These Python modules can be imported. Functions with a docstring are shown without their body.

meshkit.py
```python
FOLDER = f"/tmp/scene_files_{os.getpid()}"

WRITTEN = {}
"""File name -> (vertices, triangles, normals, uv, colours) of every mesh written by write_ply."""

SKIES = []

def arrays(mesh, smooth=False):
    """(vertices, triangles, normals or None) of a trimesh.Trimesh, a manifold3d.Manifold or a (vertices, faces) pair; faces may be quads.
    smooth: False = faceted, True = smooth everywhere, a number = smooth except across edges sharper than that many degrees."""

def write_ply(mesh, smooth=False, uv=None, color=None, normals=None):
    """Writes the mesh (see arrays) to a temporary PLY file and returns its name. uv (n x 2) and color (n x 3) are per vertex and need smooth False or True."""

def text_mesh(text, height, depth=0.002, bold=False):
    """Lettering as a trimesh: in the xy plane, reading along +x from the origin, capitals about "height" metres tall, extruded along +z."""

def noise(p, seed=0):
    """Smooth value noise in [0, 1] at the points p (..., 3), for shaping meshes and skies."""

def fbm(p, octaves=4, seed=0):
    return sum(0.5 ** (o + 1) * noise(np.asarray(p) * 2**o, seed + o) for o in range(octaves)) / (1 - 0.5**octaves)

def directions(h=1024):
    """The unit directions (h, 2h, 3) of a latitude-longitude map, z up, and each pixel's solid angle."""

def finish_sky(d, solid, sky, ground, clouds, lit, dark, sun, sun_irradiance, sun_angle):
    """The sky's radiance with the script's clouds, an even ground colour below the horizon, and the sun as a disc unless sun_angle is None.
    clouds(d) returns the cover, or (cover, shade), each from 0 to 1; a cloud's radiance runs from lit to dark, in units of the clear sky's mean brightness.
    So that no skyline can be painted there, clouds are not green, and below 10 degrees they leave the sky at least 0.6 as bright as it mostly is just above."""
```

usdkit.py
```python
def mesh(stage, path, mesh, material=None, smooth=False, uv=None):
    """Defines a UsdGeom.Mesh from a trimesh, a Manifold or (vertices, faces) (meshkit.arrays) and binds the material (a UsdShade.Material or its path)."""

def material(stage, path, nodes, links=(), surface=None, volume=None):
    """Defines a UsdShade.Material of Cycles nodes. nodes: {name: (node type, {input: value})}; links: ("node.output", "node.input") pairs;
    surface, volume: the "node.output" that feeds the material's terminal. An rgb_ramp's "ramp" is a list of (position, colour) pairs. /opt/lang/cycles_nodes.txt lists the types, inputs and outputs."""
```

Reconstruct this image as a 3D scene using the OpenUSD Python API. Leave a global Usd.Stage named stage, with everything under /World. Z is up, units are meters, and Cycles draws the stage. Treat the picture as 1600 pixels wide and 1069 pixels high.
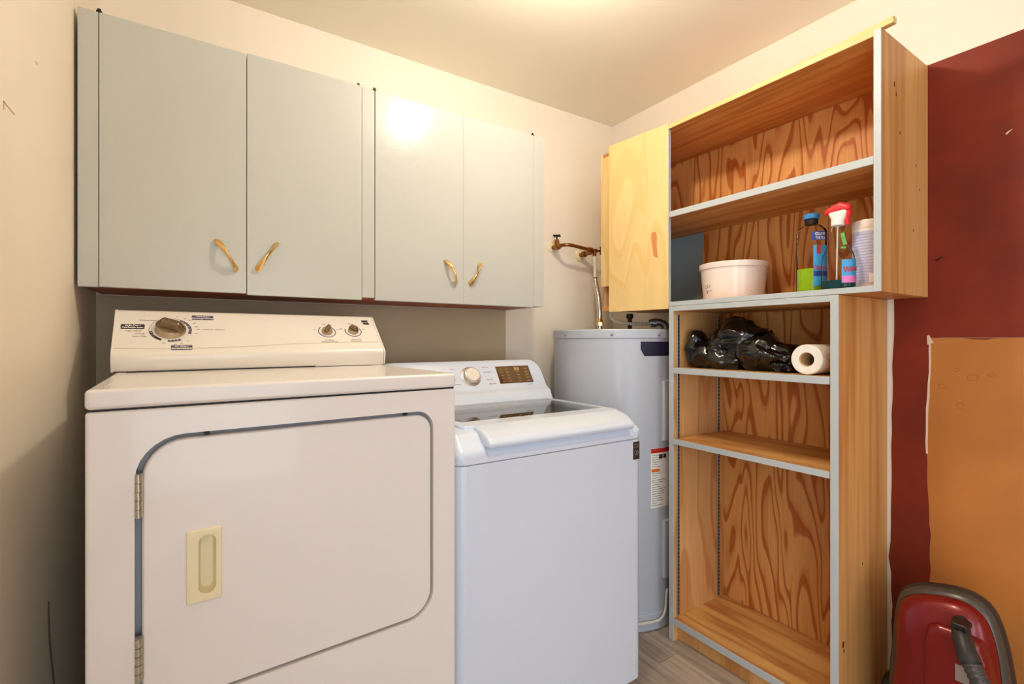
import math
import numpy as np, trimesh, manifold3d as m3, usdkit, meshkit
from shapely.geometry import Polygon
from pxr import Usd, UsdGeom, UsdLux, UsdShade, Gf

stage = Usd.Stage.CreateInMemory()
UsdGeom.SetStageUpAxis(stage, 'Z'); UsdGeom.SetStageMetersPerUnit(stage, 1.0)
UsdGeom.Xform.Define(stage, '/World')

# ---------------------------------------------------------------- camera, light, exposure
YAW = math.radians(32.876); S, C = math.sin(YAW), math.cos(YAW); EYE = 1.2
cam = UsdGeom.Camera.Define(stage, '/World/camera')
cam.AddTransformOp().Set(Gf.Matrix4d(C, -S, 0, 0, 0, 0, 1, 0, -S, -C, 0, 0, 0, 0, EYE, 1))
cam.CreateHorizontalApertureAttr(36.0); cam.CreateVerticalApertureAttr(36.0 * 1069 / 1600)
cam.CreateFocalLengthAttr(36.0 * 747.2 / 1600); cam.CreateVerticalApertureOffsetAttr(-3.7 / 1600 * 36)
cam.CreateClippingRangeAttr(Gf.Vec2f(0.02, 100)); cam.CreateExposureAttr(0.06)
LAMP = (0.86, 0.97, 2.30)          # globe of the ceiling lamp, just above the frame
LAMP_STRENGTH, LAMP_COLOR = 250.0, (1.0, 0.885, 0.735)
sky = UsdLux.DomeLight.Define(stage, '/World/sky'); sky.CreateIntensityAttr(0.3); sky.CreateColorAttr(Gf.Vec3f(0.9, 0.95, 1.0))
day = UsdLux.RectLight.Define(stage, '/World/daylight')   # daylight through the glazed door behind the camera
day.CreateWidthAttr(1.1); day.CreateHeightAttr(1.95); day.CreateIntensityAttr(2.8); day.CreateColorAttr(Gf.Vec3f(0.74, 0.88, 1.0))
day.AddTransformOp().Set(Gf.Matrix4d(1, 0, 0, 0, 0, 0, 1, 0, 0, -1, 0, 0, 0.42, -2.38, 1.05, 1))

hall = UsdLux.RectLight.Define(stage, '/World/hall_daylight')   # daylight from the hall through the doorway in the left wall, beside the camera
hall.CreateWidthAttr(0.85); hall.CreateHeightAttr(1.95); hall.CreateIntensityAttr(3.3); hall.CreateColorAttr(Gf.Vec3f(0.80, 0.90, 1.0))
hall.AddTransformOp().Set(Gf.Matrix4d(0, -1, 0, 0, 0, 0, 1, 0, -1, 0, 0, 0, -0.36, -0.75, 1.05, 1))
# ---------------------------------------------------------------- helpers: names, things, parts
USED, OFF = {}, {}
def numbered(parent, name):
    k = (parent, name); n = USED.get(k, 0); USED[k] = n + 1
    return name if n == 0 else f'{name}_{n:03d}'
def tag(prim, label=None, cat=None, kind=None, group=None):
    for k, v in (('label', label), ('category', cat), ('kind', kind), ('group', group)):
        if v: prim.SetCustomDataByKey(k, v)
def thing(name, label, cat, loc=(0, 0, 0), rotz=0.0, kind=None, local=False):
    path = '/World/' + numbered('/World', name)
    x = UsdGeom.Xform.Define(stage, path); x.AddTranslateOp().Set(Gf.Vec3d(*loc))
    if rotz: x.AddRotateZOp().Set(rotz)
    OFF[path] = np.zeros(3) if local else np.array(loc, float)
    tag(x.GetPrim(), label, cat, kind)
    return path
def tri(m):
    if hasattr(m, 'to_mesh'):
        q = m.to_mesh(); return trimesh.Trimesh(np.array(q.vert_properties[:, :3]), np.array(q.tri_verts), process=False)
    return m
def obj(name, mesh, mat, parent='/World', smooth=30, label=None, cat=None, kind=None, sub=None):
    path = parent + '/' + numbered(parent, name)
    mesh = tri(mesh).copy(); off = OFF.get(parent, np.zeros(3)); mesh.apply_translation(-off); OFF[path] = off
    m = usdkit.mesh(stage, path, mesh, MAT[mat], smooth=smooth)
    tag(m.GetPrim(), label, cat, kind)
    return path

# ---------------------------------------------------------------- helpers: shapes
cat_ = trimesh.util.concatenate
def hull(p): return trimesh.convex.convex_hull(np.asarray(p, float))
def box(x0, x1, y0, y1, z0, z1, c=0.0012):
    x0, x1 = sorted((x0, x1)); y0, y1 = sorted((y0, y1)); z0, z1 = sorted((z0, z1))
    c = min(c, (x1 - x0) / 3, (y1 - y0) / 3, (z1 - z0) / 3); p = []
    for x, sx in ((x0, 1), (x1, -1)):
        for y, sy in ((y0, 1), (y1, -1)):
            for z, sz in ((z0, 1), (z1, -1)):
                p += [(x, y + sy * c, z + sz * c), (x + sx * c, y, z + sz * c), (x + sx * c, y + sy * c, z)]
    return hull(p)
_SPH = trimesh.creation.uv_sphere(1.0, count=[10, 16]).vertices
def balls(pts, r): return hull(np.vstack([_SPH * (r if np.ndim(r) == 0 else r[i]) + p for i, p in enumerate(pts)]))
def rbox(x0, x1, y0, y1, z0, z1, r):
    return balls([(x, y, z) for x in (x0 + r, x1 - r) for y in (y0 + r, y1 - r) for z in (z0 + r, z1 - r)], r)
def loft(rings, cap0=True, cap1=True, closed=True):
    rings = [np.asarray(r, float) for r in rings]; n = len(rings[0]); v = np.vstack(rings); f = []
    for i in range(len(rings) - 1):
        for j in range(n if closed else n - 1):
            a, b = i * n + j, i * n + (j + 1) % n
            f += [(a, b, b + n), (a, b + n, a + n)]
    k = len(v)
    if cap0: v = np.vstack([v, rings[0].mean(0)]); f += [((j + 1) % n, j, k) for j in range(n)]; k += 1
    if cap1:
        v = np.vstack([v, rings[-1].mean(0)]); b = (len(rings) - 1) * n; f += [(b + j, b + (j + 1) % n, k) for j in range(n)]
    m = trimesh.Trimesh(v, f, process=False)
    if m.volume < 0: m.invert()
    return m
def tube(path, r, n=12, flat=1.0, twist=0.0, caps=True):
    p = np.asarray(path, float); r = np.broadcast_to(r, (len(p),)); t = np.gradient(p, axis=0); t /= np.linalg.norm(t, axis=1)[:, None] + 1e-12
    a = np.cross(t[0], (0, 0, 1) if abs(t[0][2]) < .9 else (1, 0, 0)); rings = []; fl = np.broadcast_to(flat, (len(p),))
    for i in range(len(p)):
        a = a - t[i] * (a @ t[i]); a /= np.linalg.norm(a); b = np.cross(t[i], a)
        w = twist * i / max(1, len(p) - 1); A, B = a * math.cos(w) + b * math.sin(w), b * math.cos(w) - a * math.sin(w)
        ang = np.arange(n) * 2 * np.pi / n
        rings.append(p[i] + r[i] * (np.cos(ang)[:, None] * A + fl[i] * np.sin(ang)[:, None] * B))
    return loft(rings, caps, caps)
def spline(pts, n=40):
    from scipy.interpolate import CubicSpline
    p = np.asarray(pts, float); s = np.r_[0, np.cumsum(np.linalg.norm(np.diff(p, axis=0), axis=1))]
    return CubicSpline(s, p)(np.linspace(0, s[-1], n))
def lathe(prof, cx=0, cy=0, n=40, sx=1.0, sy=1.0, caps=True):
    ang = np.arange(n) * 2 * np.pi / n
    rings = [np.c_[cx + r * sx * np.cos(ang), cy + r * sy * np.sin(ang), np.full(n, z)] for r, z in prof]
    return loft(rings, caps and prof[0][0] > 0, caps and prof[-1][0] > 0)
def orient(m, o, ex, ey, ez):
    m = m.copy(); v = m.vertices; m.vertices = np.asarray(o) + v[:, :1] * np.asarray(ex) + v[:, 1:2] * np.asarray(ey) + v[:, 2:3] * np.asarray(ez)
    if np.linalg.det(np.array([ex, ey, ez])) < 0: m.invert()
    return m
def rrect(x0, x1, y0, y1, rad, inset=0.0, n=8):
    """rounded rectangle outline, counter-clockwise; rad = (lower left, lower right, upper right, upper left)"""
    x0, x1, y0, y1 = x0 + inset, x1 - inset, y0 + inset, y1 - inset; out = []
    for (cx, cy, sx, sy, a0), r in zip(((x0, y0, 1, 1, 180), (x1, y0, -1, 1, 270), (x1, y1, -1, -1, 0), (x0, y1, 1, -1, 90)), rad):
        r = max(r - inset, 0.0005)
        for a in np.radians(np.linspace(a0, a0 + 90, n)): out.append((cx + sx * r + r * math.cos(a), cy + sy * r + r * math.sin(a)))
    return np.array(out)
def plate(x0, x1, y0, y1, rad, h, bev=0.001, o=(0, 0, 0), ex=(1, 0, 0), ey=(0, 1, 0), ez=(0, 0, 1), steps=3):
    """rounded-rectangle plate standing h proud of the plane o, ex, ey with a rounded front edge"""
    rings = [np.c_[rrect(x0, x1, y0, y1, rad), np.zeros(32)]]
    for k in range(steps + 1):
        a = k / steps * math.pi / 2
        rings.append(np.c_[rrect(x0, x1, y0, y1, rad, bev * (1 - math.cos(a))), np.full(32, h - bev + bev * math.sin(a))])
    return orient(loft(rings), o, ex, ey, ez)
def M(m):
    m = tri(m); q = trimesh.Trimesh(m.vertices, m.faces, process=True); q.merge_vertices()
    return m3.Manifold(m3.Mesh(np.asarray(q.vertices, np.float32), np.asarray(q.faces, np.uint32)))
def prism(poly, h): return trimesh.creation.extrude_polygon(poly if isinstance(poly, Polygon) else Polygon(poly), h, engine='earcut')
def text(s, height, o, ex, ey, ez, squeeze=1.0, center=True, depth=0.0004, bold=False):
    t = meshkit.text_mesh(s, height, depth, bold); v = t.vertices
    if center: v = v - [(v[:, 0].min() + v[:, 0].max()) / 2, (v[:, 1].min() + v[:, 1].max()) / 2, 0]
    t = trimesh.Trimesh(v * [squeeze, 1, 1], t.faces, process=False)
    return orient(t, o, ex, ey, ez)
def cylpatch(c, r, a0, a1, z0, z1, th=0.0006, n=10, slant=0.0):
    """curved plate on a standing cylinder; angles in degrees"""
    rings = []
    for i in range(n + 1):
        a = math.radians(a0 + (a1 - a0) * i / n); lo = z0 + (slant if i == 0 else 0)
        u = np.array([math.cos(a), math.sin(a)])
        rings.append([(*(np.array(c) + u * r), lo), (*(np.array(c) + u * (r + th)), lo), (*(np.array(c) + u * (r + th)), z1), (*(np.array(c) + u * r), z1)])
    return loft(rings)

# ---------------------------------------------------------------- materials
MAT = {}
def lin(c): return tuple(((x / 255 + .055) / 1.055) ** 2.4 if x / 255 > .04045 else x / 255 / 12.92 for x in c)
def flat(name, c, rough=0.5, metal=0.0, bump=0.0, bscale=60.0, coat=0.0, spec=0.5, vary=0.0, vscale=3.0, emit=0.0, **kw):
    n = {'p': ('principled_bsdf', {'base_color': lin(c), 'roughness': rough, 'metallic': metal, 'coat_weight': coat, 'specular_ior_level': spec, **kw})}; l = []
    if emit: n['p'][1].update(emission_color=lin(c), emission_strength=emit)
    if bump or vary: n['g'] = ('geometry', {})
    if bump:
        n['n'] = ('noise_texture', {'scale': bscale, 'detail': 3.0}); n['b'] = ('bump', {'strength': bump, 'distance': 0.002})
        l += [('g.position', 'n.vector'), ('n.fac', 'b.height'), ('b.normal', 'p.normal')]
    if vary:
        n['m'] = ('noise_texture', {'scale': vscale, 'detail': 4.0}); a = np.array(lin(c))
        n['r'] = ('rgb_ramp', {'ramp': [(.3, tuple(a * (1 - vary))), (.7, tuple(np.minimum(1, a * (1 + vary))))]})
        l += [('g.position', 'm.vector'), ('m.fac', 'r.fac'), ('r.color', 'p.base_color')]
    MAT[name] = usdkit.material(stage, '/World/Looks/' + name, n, l, 'p.BSDF')
def plywood(name, light, dark, sc=(4.5, 4.5, 1.0), loc=(0, 0, 0), rings=9.0, rough=0.5, soft=0.0, fibre=1.0):
    """rotary-cut veneer: contour lines of a stretched noise, plus fine fibre"""
    a, d = np.array(lin(light)), np.array(lin(dark)); k = 1 - soft
    n = {'g': ('geometry', {}), 'mp': ('mapping', {'scale': sc, 'location': loc}), 'n': ('noise_texture', {'scale': 1.0, 'detail': 1.6, 'roughness': .42, 'distortion': .25}),
         'x': ('math', {'math_type': 'multiply', 'value2': rings}), 'f': ('math', {'math_type': 'fraction'}),
         'r': ('rgb_ramp', {'ramp': [(0, tuple(a)), (.50, tuple(a * .93)), (.68, tuple(a + (d - a) * .45 * k)), (.74, tuple(a + (d - a) * k)), (.93, tuple(a + (d - a) * .9 * k)), (1.0, tuple(a))]}),
         'mf': ('mapping', {'scale': (sc[0] * 40, sc[1] * 40, sc[2] * 4)}), 'nf': ('noise_texture', {'scale': 1.0, 'detail': 3.0}),
         'rf': ('rgb_ramp', {'ramp': [(.3, (1 - .14 * fibre, 1 - .18 * fibre, 1 - .22 * fibre)), (.7, (1 + .06 * fibre, 1 + .05 * fibre, 1 + .03 * fibre))]}),
         'ml': ('mapping', {'scale': (1.3, 1.3, .7)}), 'nl': ('noise_texture', {'scale': 1.0, 'detail': 2.0}),
         'rl': ('rgb_ramp', {'ramp': [(.3, (.86, .80, .74)), (.7, (1.06, 1.05, 1.04))]}),
         'm1': ('mix_color', {'blend_type': 'multiply', 'fac': 1.0}), 'm2': ('mix_color', {'blend_type': 'multiply', 'fac': 1.0}),
         'p': ('principled_bsdf', {'roughness': rough, 'specular_ior_level': .35})}
    l = [('g.position', 'mp.vector'), ('mp.vector', 'n.vector'), ('n.fac', 'x.value1'), ('x.value', 'f.value1'), ('f.value', 'r.fac'), ('g.position', 'mf.vector'), ('mf.vector', 'nf.vector'), ('nf.fac', 'rf.fac'),
         ('g.position', 'ml.vector'), ('ml.vector', 'nl.vector'), ('nl.fac', 'rl.fac'), ('r.color', 'm1.a'), ('rf.color', 'm1.b'), ('m1.result', 'm2.a'), ('rl.color', 'm2.b'), ('m2.result', 'p.base_color')]
    MAT[name] = usdkit.material(stage, '/World/Looks/' + name, n, l, 'p.BSDF')
def pine(name, light, dark, sc, rough=0.5, bands=5.0):
    """flat-sawn pine: long soft bands along the grain"""
    a, d = np.array(lin(light)), np.array(lin(dark))
    n = {'g': ('geometry', {}), 'mp': ('mapping', {'scale': sc}), 'n': ('noise_texture', {'scale': 1.0, 'detail': 2.5, 'roughness': .5}),
         'x': ('math', {'math_type': 'multiply', 'value2': bands}), 'f': ('math', {'math_type': 'pingpong', 'value2': 1.0}),
         'r': ('rgb_ramp', {'ramp': [(0, tuple(a)), (.6, tuple(a + (d - a) * .35)), (1.0, tuple(d))]}),
         'mf': ('mapping', {'scale': tuple(np.array(sc) * 9)}), 'nf': ('noise_texture', {'scale': 1.0, 'detail': 3.0}),
         'rf': ('rgb_ramp', {'ramp': [(.3, (.88, .85, .82)), (.7, (1.05, 1.04, 1.03))]}), 'm1': ('mix_color', {'blend_type': 'multiply', 'fac': 1.0}),
         'p': ('principled_bsdf', {'roughness': rough, 'specular_ior_level': .35})}
    l = [('g.position', 'mp.vector'), ('mp.vector', 'n.vector'), ('n.fac', 'x.value1'), ('x.value', 'f.value1'), ('f.value', 'r.fac'), ('g.position', 'mf.vector'), ('mf.vector', 'nf.vector'), ('nf.fac', 'rf.fac'),
         ('r.color', 'm1.a'), ('rf.color', 'm1.b'), ('m1.result', 'p.base_color')]
    MAT[name] = usdkit.material(stage, '/World/Looks/' + name, n, l, 'p.BSDF')
def pane(name, tint, ior=1.5, rough=0.02):
    MAT[name] = usdkit.material(stage, '/World/Looks/' + name, {'f': ('fresnel', {'IOR': ior}), 't': ('transparent_bsdf', {'color': lin(tint)}), 'g': ('glossy_bsdf', {'color': (1, 1, 1), 'roughness': rough}), 'm': ('mix_closure', {})},
                                [('f.fac', 'm.fac'), ('t.BSDF', 'm.closure1'), ('g.BSDF', 'm.closure2')], 'm.closure')

flat('wall_cream', (245, 234, 218), .55, bump=.12, bscale=45, vary=.02)
flat('wall_left_cream', (241, 229, 209), .55, bump=.12, bscale=40, vary=.03)
flat('ceiling_cream', (249, 242, 223), .7, bump=.06, bscale=60)
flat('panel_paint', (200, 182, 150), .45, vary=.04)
flat('maroon', (126, 42, 21), .55, spec=.3, bump=.15, bscale=25, vary=.22, vscale=5)
flat('ochre', (190, 118, 52), .5, bump=.15, bscale=30, vary=.08, vscale=6)
flat('plaster', (226, 205, 176), .8, bump=.5, bscale=90)
flat('scuff', (196, 168, 138), .7)
flat('dark_mark', (98, 82, 62), .8)
flat('grey_paint', (194, 195, 188), .22, spec=.32, bump=.12, bscale=150, vary=.02)
flat('grey_edge', (188, 194, 196), .40, bump=.1, bscale=120)
flat('blue_grey', (142, 166, 176), .5, vary=.08)
flat('brown_stain', (168, 80, 40), .5, vary=.15, vscale=9)
flat('dark_metal', (52, 42, 36), .45, .6)
flat('brass', (240, 200, 132), .16, 1.0)
flat('old_brass', (150, 98, 52), .34, .9, vary=.25, vscale=60)
flat('white_enamel', (236, 230, 226), .3, coat=.25)
flat('dryer_panel', (240, 234, 224), .22, coat=.3)
flat('washer_white', (222, 232, 248), .25, coat=.3)
flat('groove_grey', (150, 152, 158), .45)
flat('gap_dark', (40, 38, 36), .7)
flat('almond', (240, 226, 186), .28, coat=.2)
flat('hinge_metal', (186, 180, 164), .32, .8)
flat('knob_metal', (136, 116, 92), .25, .8)
flat('dial_metal', (196, 178, 150), .22, .8)
flat('accent', (222, 210, 192), .3)
flat('knob_silver', (214, 206, 194), .2, .7)
flat('print_dark', (58, 48, 48), .5)
flat('print_violet', (92, 86, 110), .5)
flat('print_soft', (150, 136, 130), .5)
flat('print_white', (250, 246, 240), .5)
flat('display_brown', (84, 56, 36), .08, coat=.6)
flat('display_print', (190, 150, 100), .4, emit=.25)
flat('badge_brown', (64, 48, 46), .3)
pane('lid_glass', (214, 214, 210), 2.0)
flat('tub_grey', (232, 228, 218), .35)
flat('tank_grey', (186, 192, 204), .36, coat=.1)
flat('tank_light', (196, 198, 202), .34)
flat('paper_white', (244, 242, 236), .6)
flat('label_red', (196, 40, 30), .5)
flat('label_orange', (230, 110, 40), .5)
flat('label_navy', (36, 36, 62), .4)
flat('chrome', (214, 210, 202), .2, 1.0)
flat('galvanised', (150, 158, 162), .38, .8)
flat('hose_white', (224, 218, 202), .4)
flat('red_ring', (222, 70, 60), .4)
plywood('ply_back', (238, 178, 108), (192, 108, 48), (0, 8.5, 1.25), rings=12)
plywood('ply_side', (232, 184, 126), (198, 136, 80), (5.0, 0, .8), loc=(3, 1, 2), rings=6, soft=.35)
plywood('ply_door', (246, 216, 152), (226, 182, 108), (0, 6.0, 1.0), loc=(9.4, 4, 1), rings=6, soft=.6, fibre=.3)
pine('pine_upright', (226, 172, 106), (198, 136, 74), (9, 9, .35))
pine('pine_shelf', (226, 176, 108), (188, 126, 66), (11, 1.1, 1), bands=6)
pine('pine_under', (218, 160, 94), (190, 122, 60), (12, 1.0, 1), bands=6)
flat('pine_edge', (226, 188, 124), .5, vary=.06, vscale=20)
flat('knot', (96, 58, 30), .6)
flat('orange_smear', (214, 136, 76), .6)
flat('glue_mark', (156, 94, 42), .5)
flat('tub_plastic', (246, 232, 222), .25, coat=.2)
pane('clear_plastic', (250, 250, 248), 1.12, .05)
flat('green_liquid', (176, 226, 30), .15, transmission_weight=.35, ior=1.33)
flat('teal_liquid', (20, 84, 88), .12, transmission_weight=.35, ior=1.33)
flat('cap_blue', (60, 136, 200), .35)
flat('label_blue', (60, 160, 220), .4)
flat('label_deep_blue', (32, 56, 140), .4)
flat('label_pink', (220, 120, 190), .4)
flat('label_green', (96, 160, 72), .4)
flat('trigger_red', (226, 42, 48), .35)
flat('sprayer_white', (240, 236, 230), .35)
flat('label_lilac', (206, 206, 232), .4)
flat('label_text', (180, 178, 218), .5)
flat('bag_black', (10, 10, 10), .16, coat=.3)
flat('paper', (246, 238, 226), .85, bump=.3, bscale=220)
flat('cardboard', (206, 166, 122), .8)
flat('vacuum_red', (122, 8, 9), .3, .2, coat=.25)
flat('vacuum_dark', (44, 40, 38), .4)
flat('vacuum_grey', (84, 78, 72), .3, .3)
flat('hose_grey', (66, 62, 60), .32)
flat('black_plastic', (22, 21, 21), .35)
flat('globe_glass', (255, 244, 224), .4)
MAT['globe_glow'] = usdkit.material(stage, '/World/Looks/globe_glow', {'e': ('emission', {'color': LAMP_COLOR, 'strength': LAMP_STRENGTH})}, [], 'e.emission')
def plank_mat(name, seed):
    rng = np.random.default_rng(seed); b = np.array(lin((188, 170, 152))) * (0.82 + .36 * rng.random())
    MAT[name] = usdkit.material(stage, '/World/Looks/' + name, {'g': ('geometry', {}), 'mp': ('mapping', {'scale': (55, 2.2, 1), 'location': (seed * 3.1, seed * 1.7, 0)}), 'n': ('noise_texture', {'scale': 1.0, 'detail': 5.0, 'roughness': .62}),
        'r': ('rgb_ramp', {'ramp': [(.30, tuple(b * .40)), (.47, tuple(b * .85)), (.70, tuple(b * 1.15))]}), 'p': ('principled_bsdf', {'roughness': .42})},
        [('g.position', 'mp.vector'), ('mp.vector', 'n.vector'), ('n.fac', 'r.fac'), ('r.color', 'p.base_color')], 'p.BSDF')
for k in range(5): plank_mat(f'plank_{"abcde"[k]}', k)

# ---------------------------------------------------------------- the room
XL, XR, YB, YF, ZC = -0.278, 1.9214, 1.943, -2.3, 2.39
fl = thing('floor', 'grey-brown wood-look plank floor', 'floor', kind='structure')
obj('subfloor', box(XL - .1, XR + .1, YF - .1, YB + .1, -.1, -.008), 'gap_dark', fl)
rng = np.random.default_rng(7); w = 0.1; x = XL; row = 0
while x < XR - .005:
    x1 = min(x + w, XR); y = YF - rng.random() * 1.1
    while y < YB:
        y1 = y + 1.22; a, b = max(y, YF), min(y1, YB)
        if b - a > .02: obj('plank', box(x + .0009, x1 - .0009, a + .0007, b - .0007, -.012, 0, .0018), f'plank_{"abcde"[rng.integers(5)]}', fl)
        y = y1
    x = x1; row += 1
obj('ceiling', box(XL - .1, XR + .1, YF - .1, YB + .1, ZC, ZC + .1), 'ceiling_cream', label='cream painted ceiling', cat='ceiling', kind='structure')
wb = thing('wall_back', 'cream wall behind the washer, dryer and grey cupboards', 'wall', kind='structure')
obj('plaster', box(XL - .1, XR + .1, YB, YB + .1, -.1, ZC), 'wall_cream', wb)
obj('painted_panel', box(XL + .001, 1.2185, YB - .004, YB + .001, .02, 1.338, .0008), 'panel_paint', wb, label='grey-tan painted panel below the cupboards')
wl = thing('wall_left', 'cream wall left of the dryer', 'wall', kind='structure')
obj('plaster', cat_([box(XL - .1, XL, -.25, YB, -.1, ZC), box(XL - .1, XL, YF, -1.25, -.1, ZC), box(XL - .1, XL, -1.25, -.25, 2.08, ZC)]), 'wall_left_cream', wl)
for y0, y1, z0, z1 in ((1.306, 1.316, 1.748, 1.751), (1.124, 1.178, 1.594, 1.5965), (1.124, 1.127, 1.582, 1.5965)):
    obj('scratch', box(XL - .002, XL + .0006, y0, y1, z0, z1, .0002), 'scuff', wl, label='thin scuff mark')
obj('crack', tube(spline([(XL + .001, 1.396, .64), (XL + .002, 1.40, .56), (XL + .001, 1.445, .42), (XL + .001, 1.45, .25)], 14), .0016, 6), 'dark_mark', wl, label='dark crack')
wr = thing('wall_right', 'wall on the right painted cream above, maroon and ochre below', 'wall', kind='structure')
obj('plaster', box(XR, XR + .1, YF, YB, -.1, ZC), 'wall_cream', wr)
rng = np.random.default_rng(3)
def wob(n, a): return rng.normal(0, a, n)
zz = np.linspace(0.0, 2.0645, 40)
edge = np.c_[.645 + wob(40, .0018) + .006 * np.sin(zz * 3), zz]          # where the maroon paint stops beside the bookcase
zo = np.linspace(1.205, 0.0, 34)
oed = np.c_[.5535 + .004 * np.sin(zo * 9) + wob(34, .0012), zo]           # torn edge of the ochre area
poly = np.vstack([edge, [(YF + .02, 2.0645), (YF + .02, 1.205)], [(YF + .02, 1.206), (.52, 1.206)], oed[0:]])
WALLX = dict(o=(XR + .0005, 0, 0), ex=(0, 1, 0), ey=(0, 0, 1), ez=(-1, 0, 0))
obj('maroon_paint', orient(prism(Polygon(poly).buffer(0), .0035), **WALLX), 'maroon', wr, smooth=False, label='maroon painted field')
obj('ochre_paint', orient(prism(Polygon(np.vstack([oed, [(YF + .02, 0), (YF + .02, 1.2055)]])).buffer(0), .0018), **WALLX), 'ochre', wr, smooth=False, label='bare ochre patch')
k = 11; torn = np.vstack([oed[:k] + np.c_[-np.abs(wob(k, .0010)) - .0026, np.zeros(k)], oed[:k][::-1] + [.0015, 0]])
obj('plaster_edge', orient(prism(Polygon(torn).buffer(0), .0042), **WALLX), 'plaster', wr, smooth=False, label='torn pale plaster edge')
obj('plaster_chip', orient(prism(Polygon([(.556, 1.212), (.551, 1.215), (.545, 1.200), (.540, 1.190), (.549, 1.186), (.555, 1.184)]), .0055), **WALLX), 'plaster', wr, smooth=False, label='torn notch at the corner')
obj('plaster_chip', orient(prism(Polygon([(.381, 1.786), (.374, 1.792), (.366, 1.795), (.372, 1.789), (.378, 1.782)]), .005), **WALLX), 'plaster', wr, smooth=False, label='small pale chip')
def blob_ring(cy, cz, a, b, w_):
    t = np.linspace(0, 2 * np.pi, 28); q = Polygon(np.c_[cy + a * np.cos(t), cz + b * np.sin(t)])
    return q.difference(q.buffer(-w_))
for cy, cz, a, b in ((.450, 1.087, .013, .010), (.409, 1.096, .009, .005), (.4865, 1.108, .007, .006), (.478, 1.000, .009, .010), (.52, 1.055, .010, .008)):
    obj('glue_ring', orient(prism(blob_ring(cy, cz, a, b, .0014), .0021), **WALLX), 'glue_mark', wr, smooth=False)
obj('smear', orient(prism(Polygon([(.40, 1.2045), (.47, 1.2045), (.45, 1.201), (.42, 1.200)]), .0022), **WALLX), 'maroon', wr, smooth=False)
obj('wall_hook', tube([(XR, .534, 1.449), (XR - .012, .530, 1.447), (XR - .016, .522, 1.450), (XR - .014, .516, 1.455)], .0022, 8), 'dark_metal', wr, label='bent dark hook')
wf = thing('wall_front', 'cream wall behind the camera with a doorway', 'wall', kind='structure')
obj('plaster', cat_([box(XL - .1, -.16, YF - .1, YF, -.1, ZC), box(1.0, XR + .1, YF - .1, YF, -.1, ZC), box(-.16, 1.0, YF - .1, YF, 2.08, ZC)]), 'wall_cream', wf)

t = thing('ceiling_lamp', 'round white ceiling lamp above the washer, just out of view', 'lamp', (LAMP[0], LAMP[1], ZC))
obj('base', lathe([(.07, ZC), (.07, ZC - .012), (.05, ZC - .024), (.05, ZC - .03)], LAMP[0], LAMP[1], 32), 'sprayer_white', t)
g = trimesh.creation.icosphere(3, .050); g.apply_scale((1, 1, .85)); g.apply_translation(LAMP); obj('globe', g, 'globe_glow', t, smooth=True)

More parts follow.
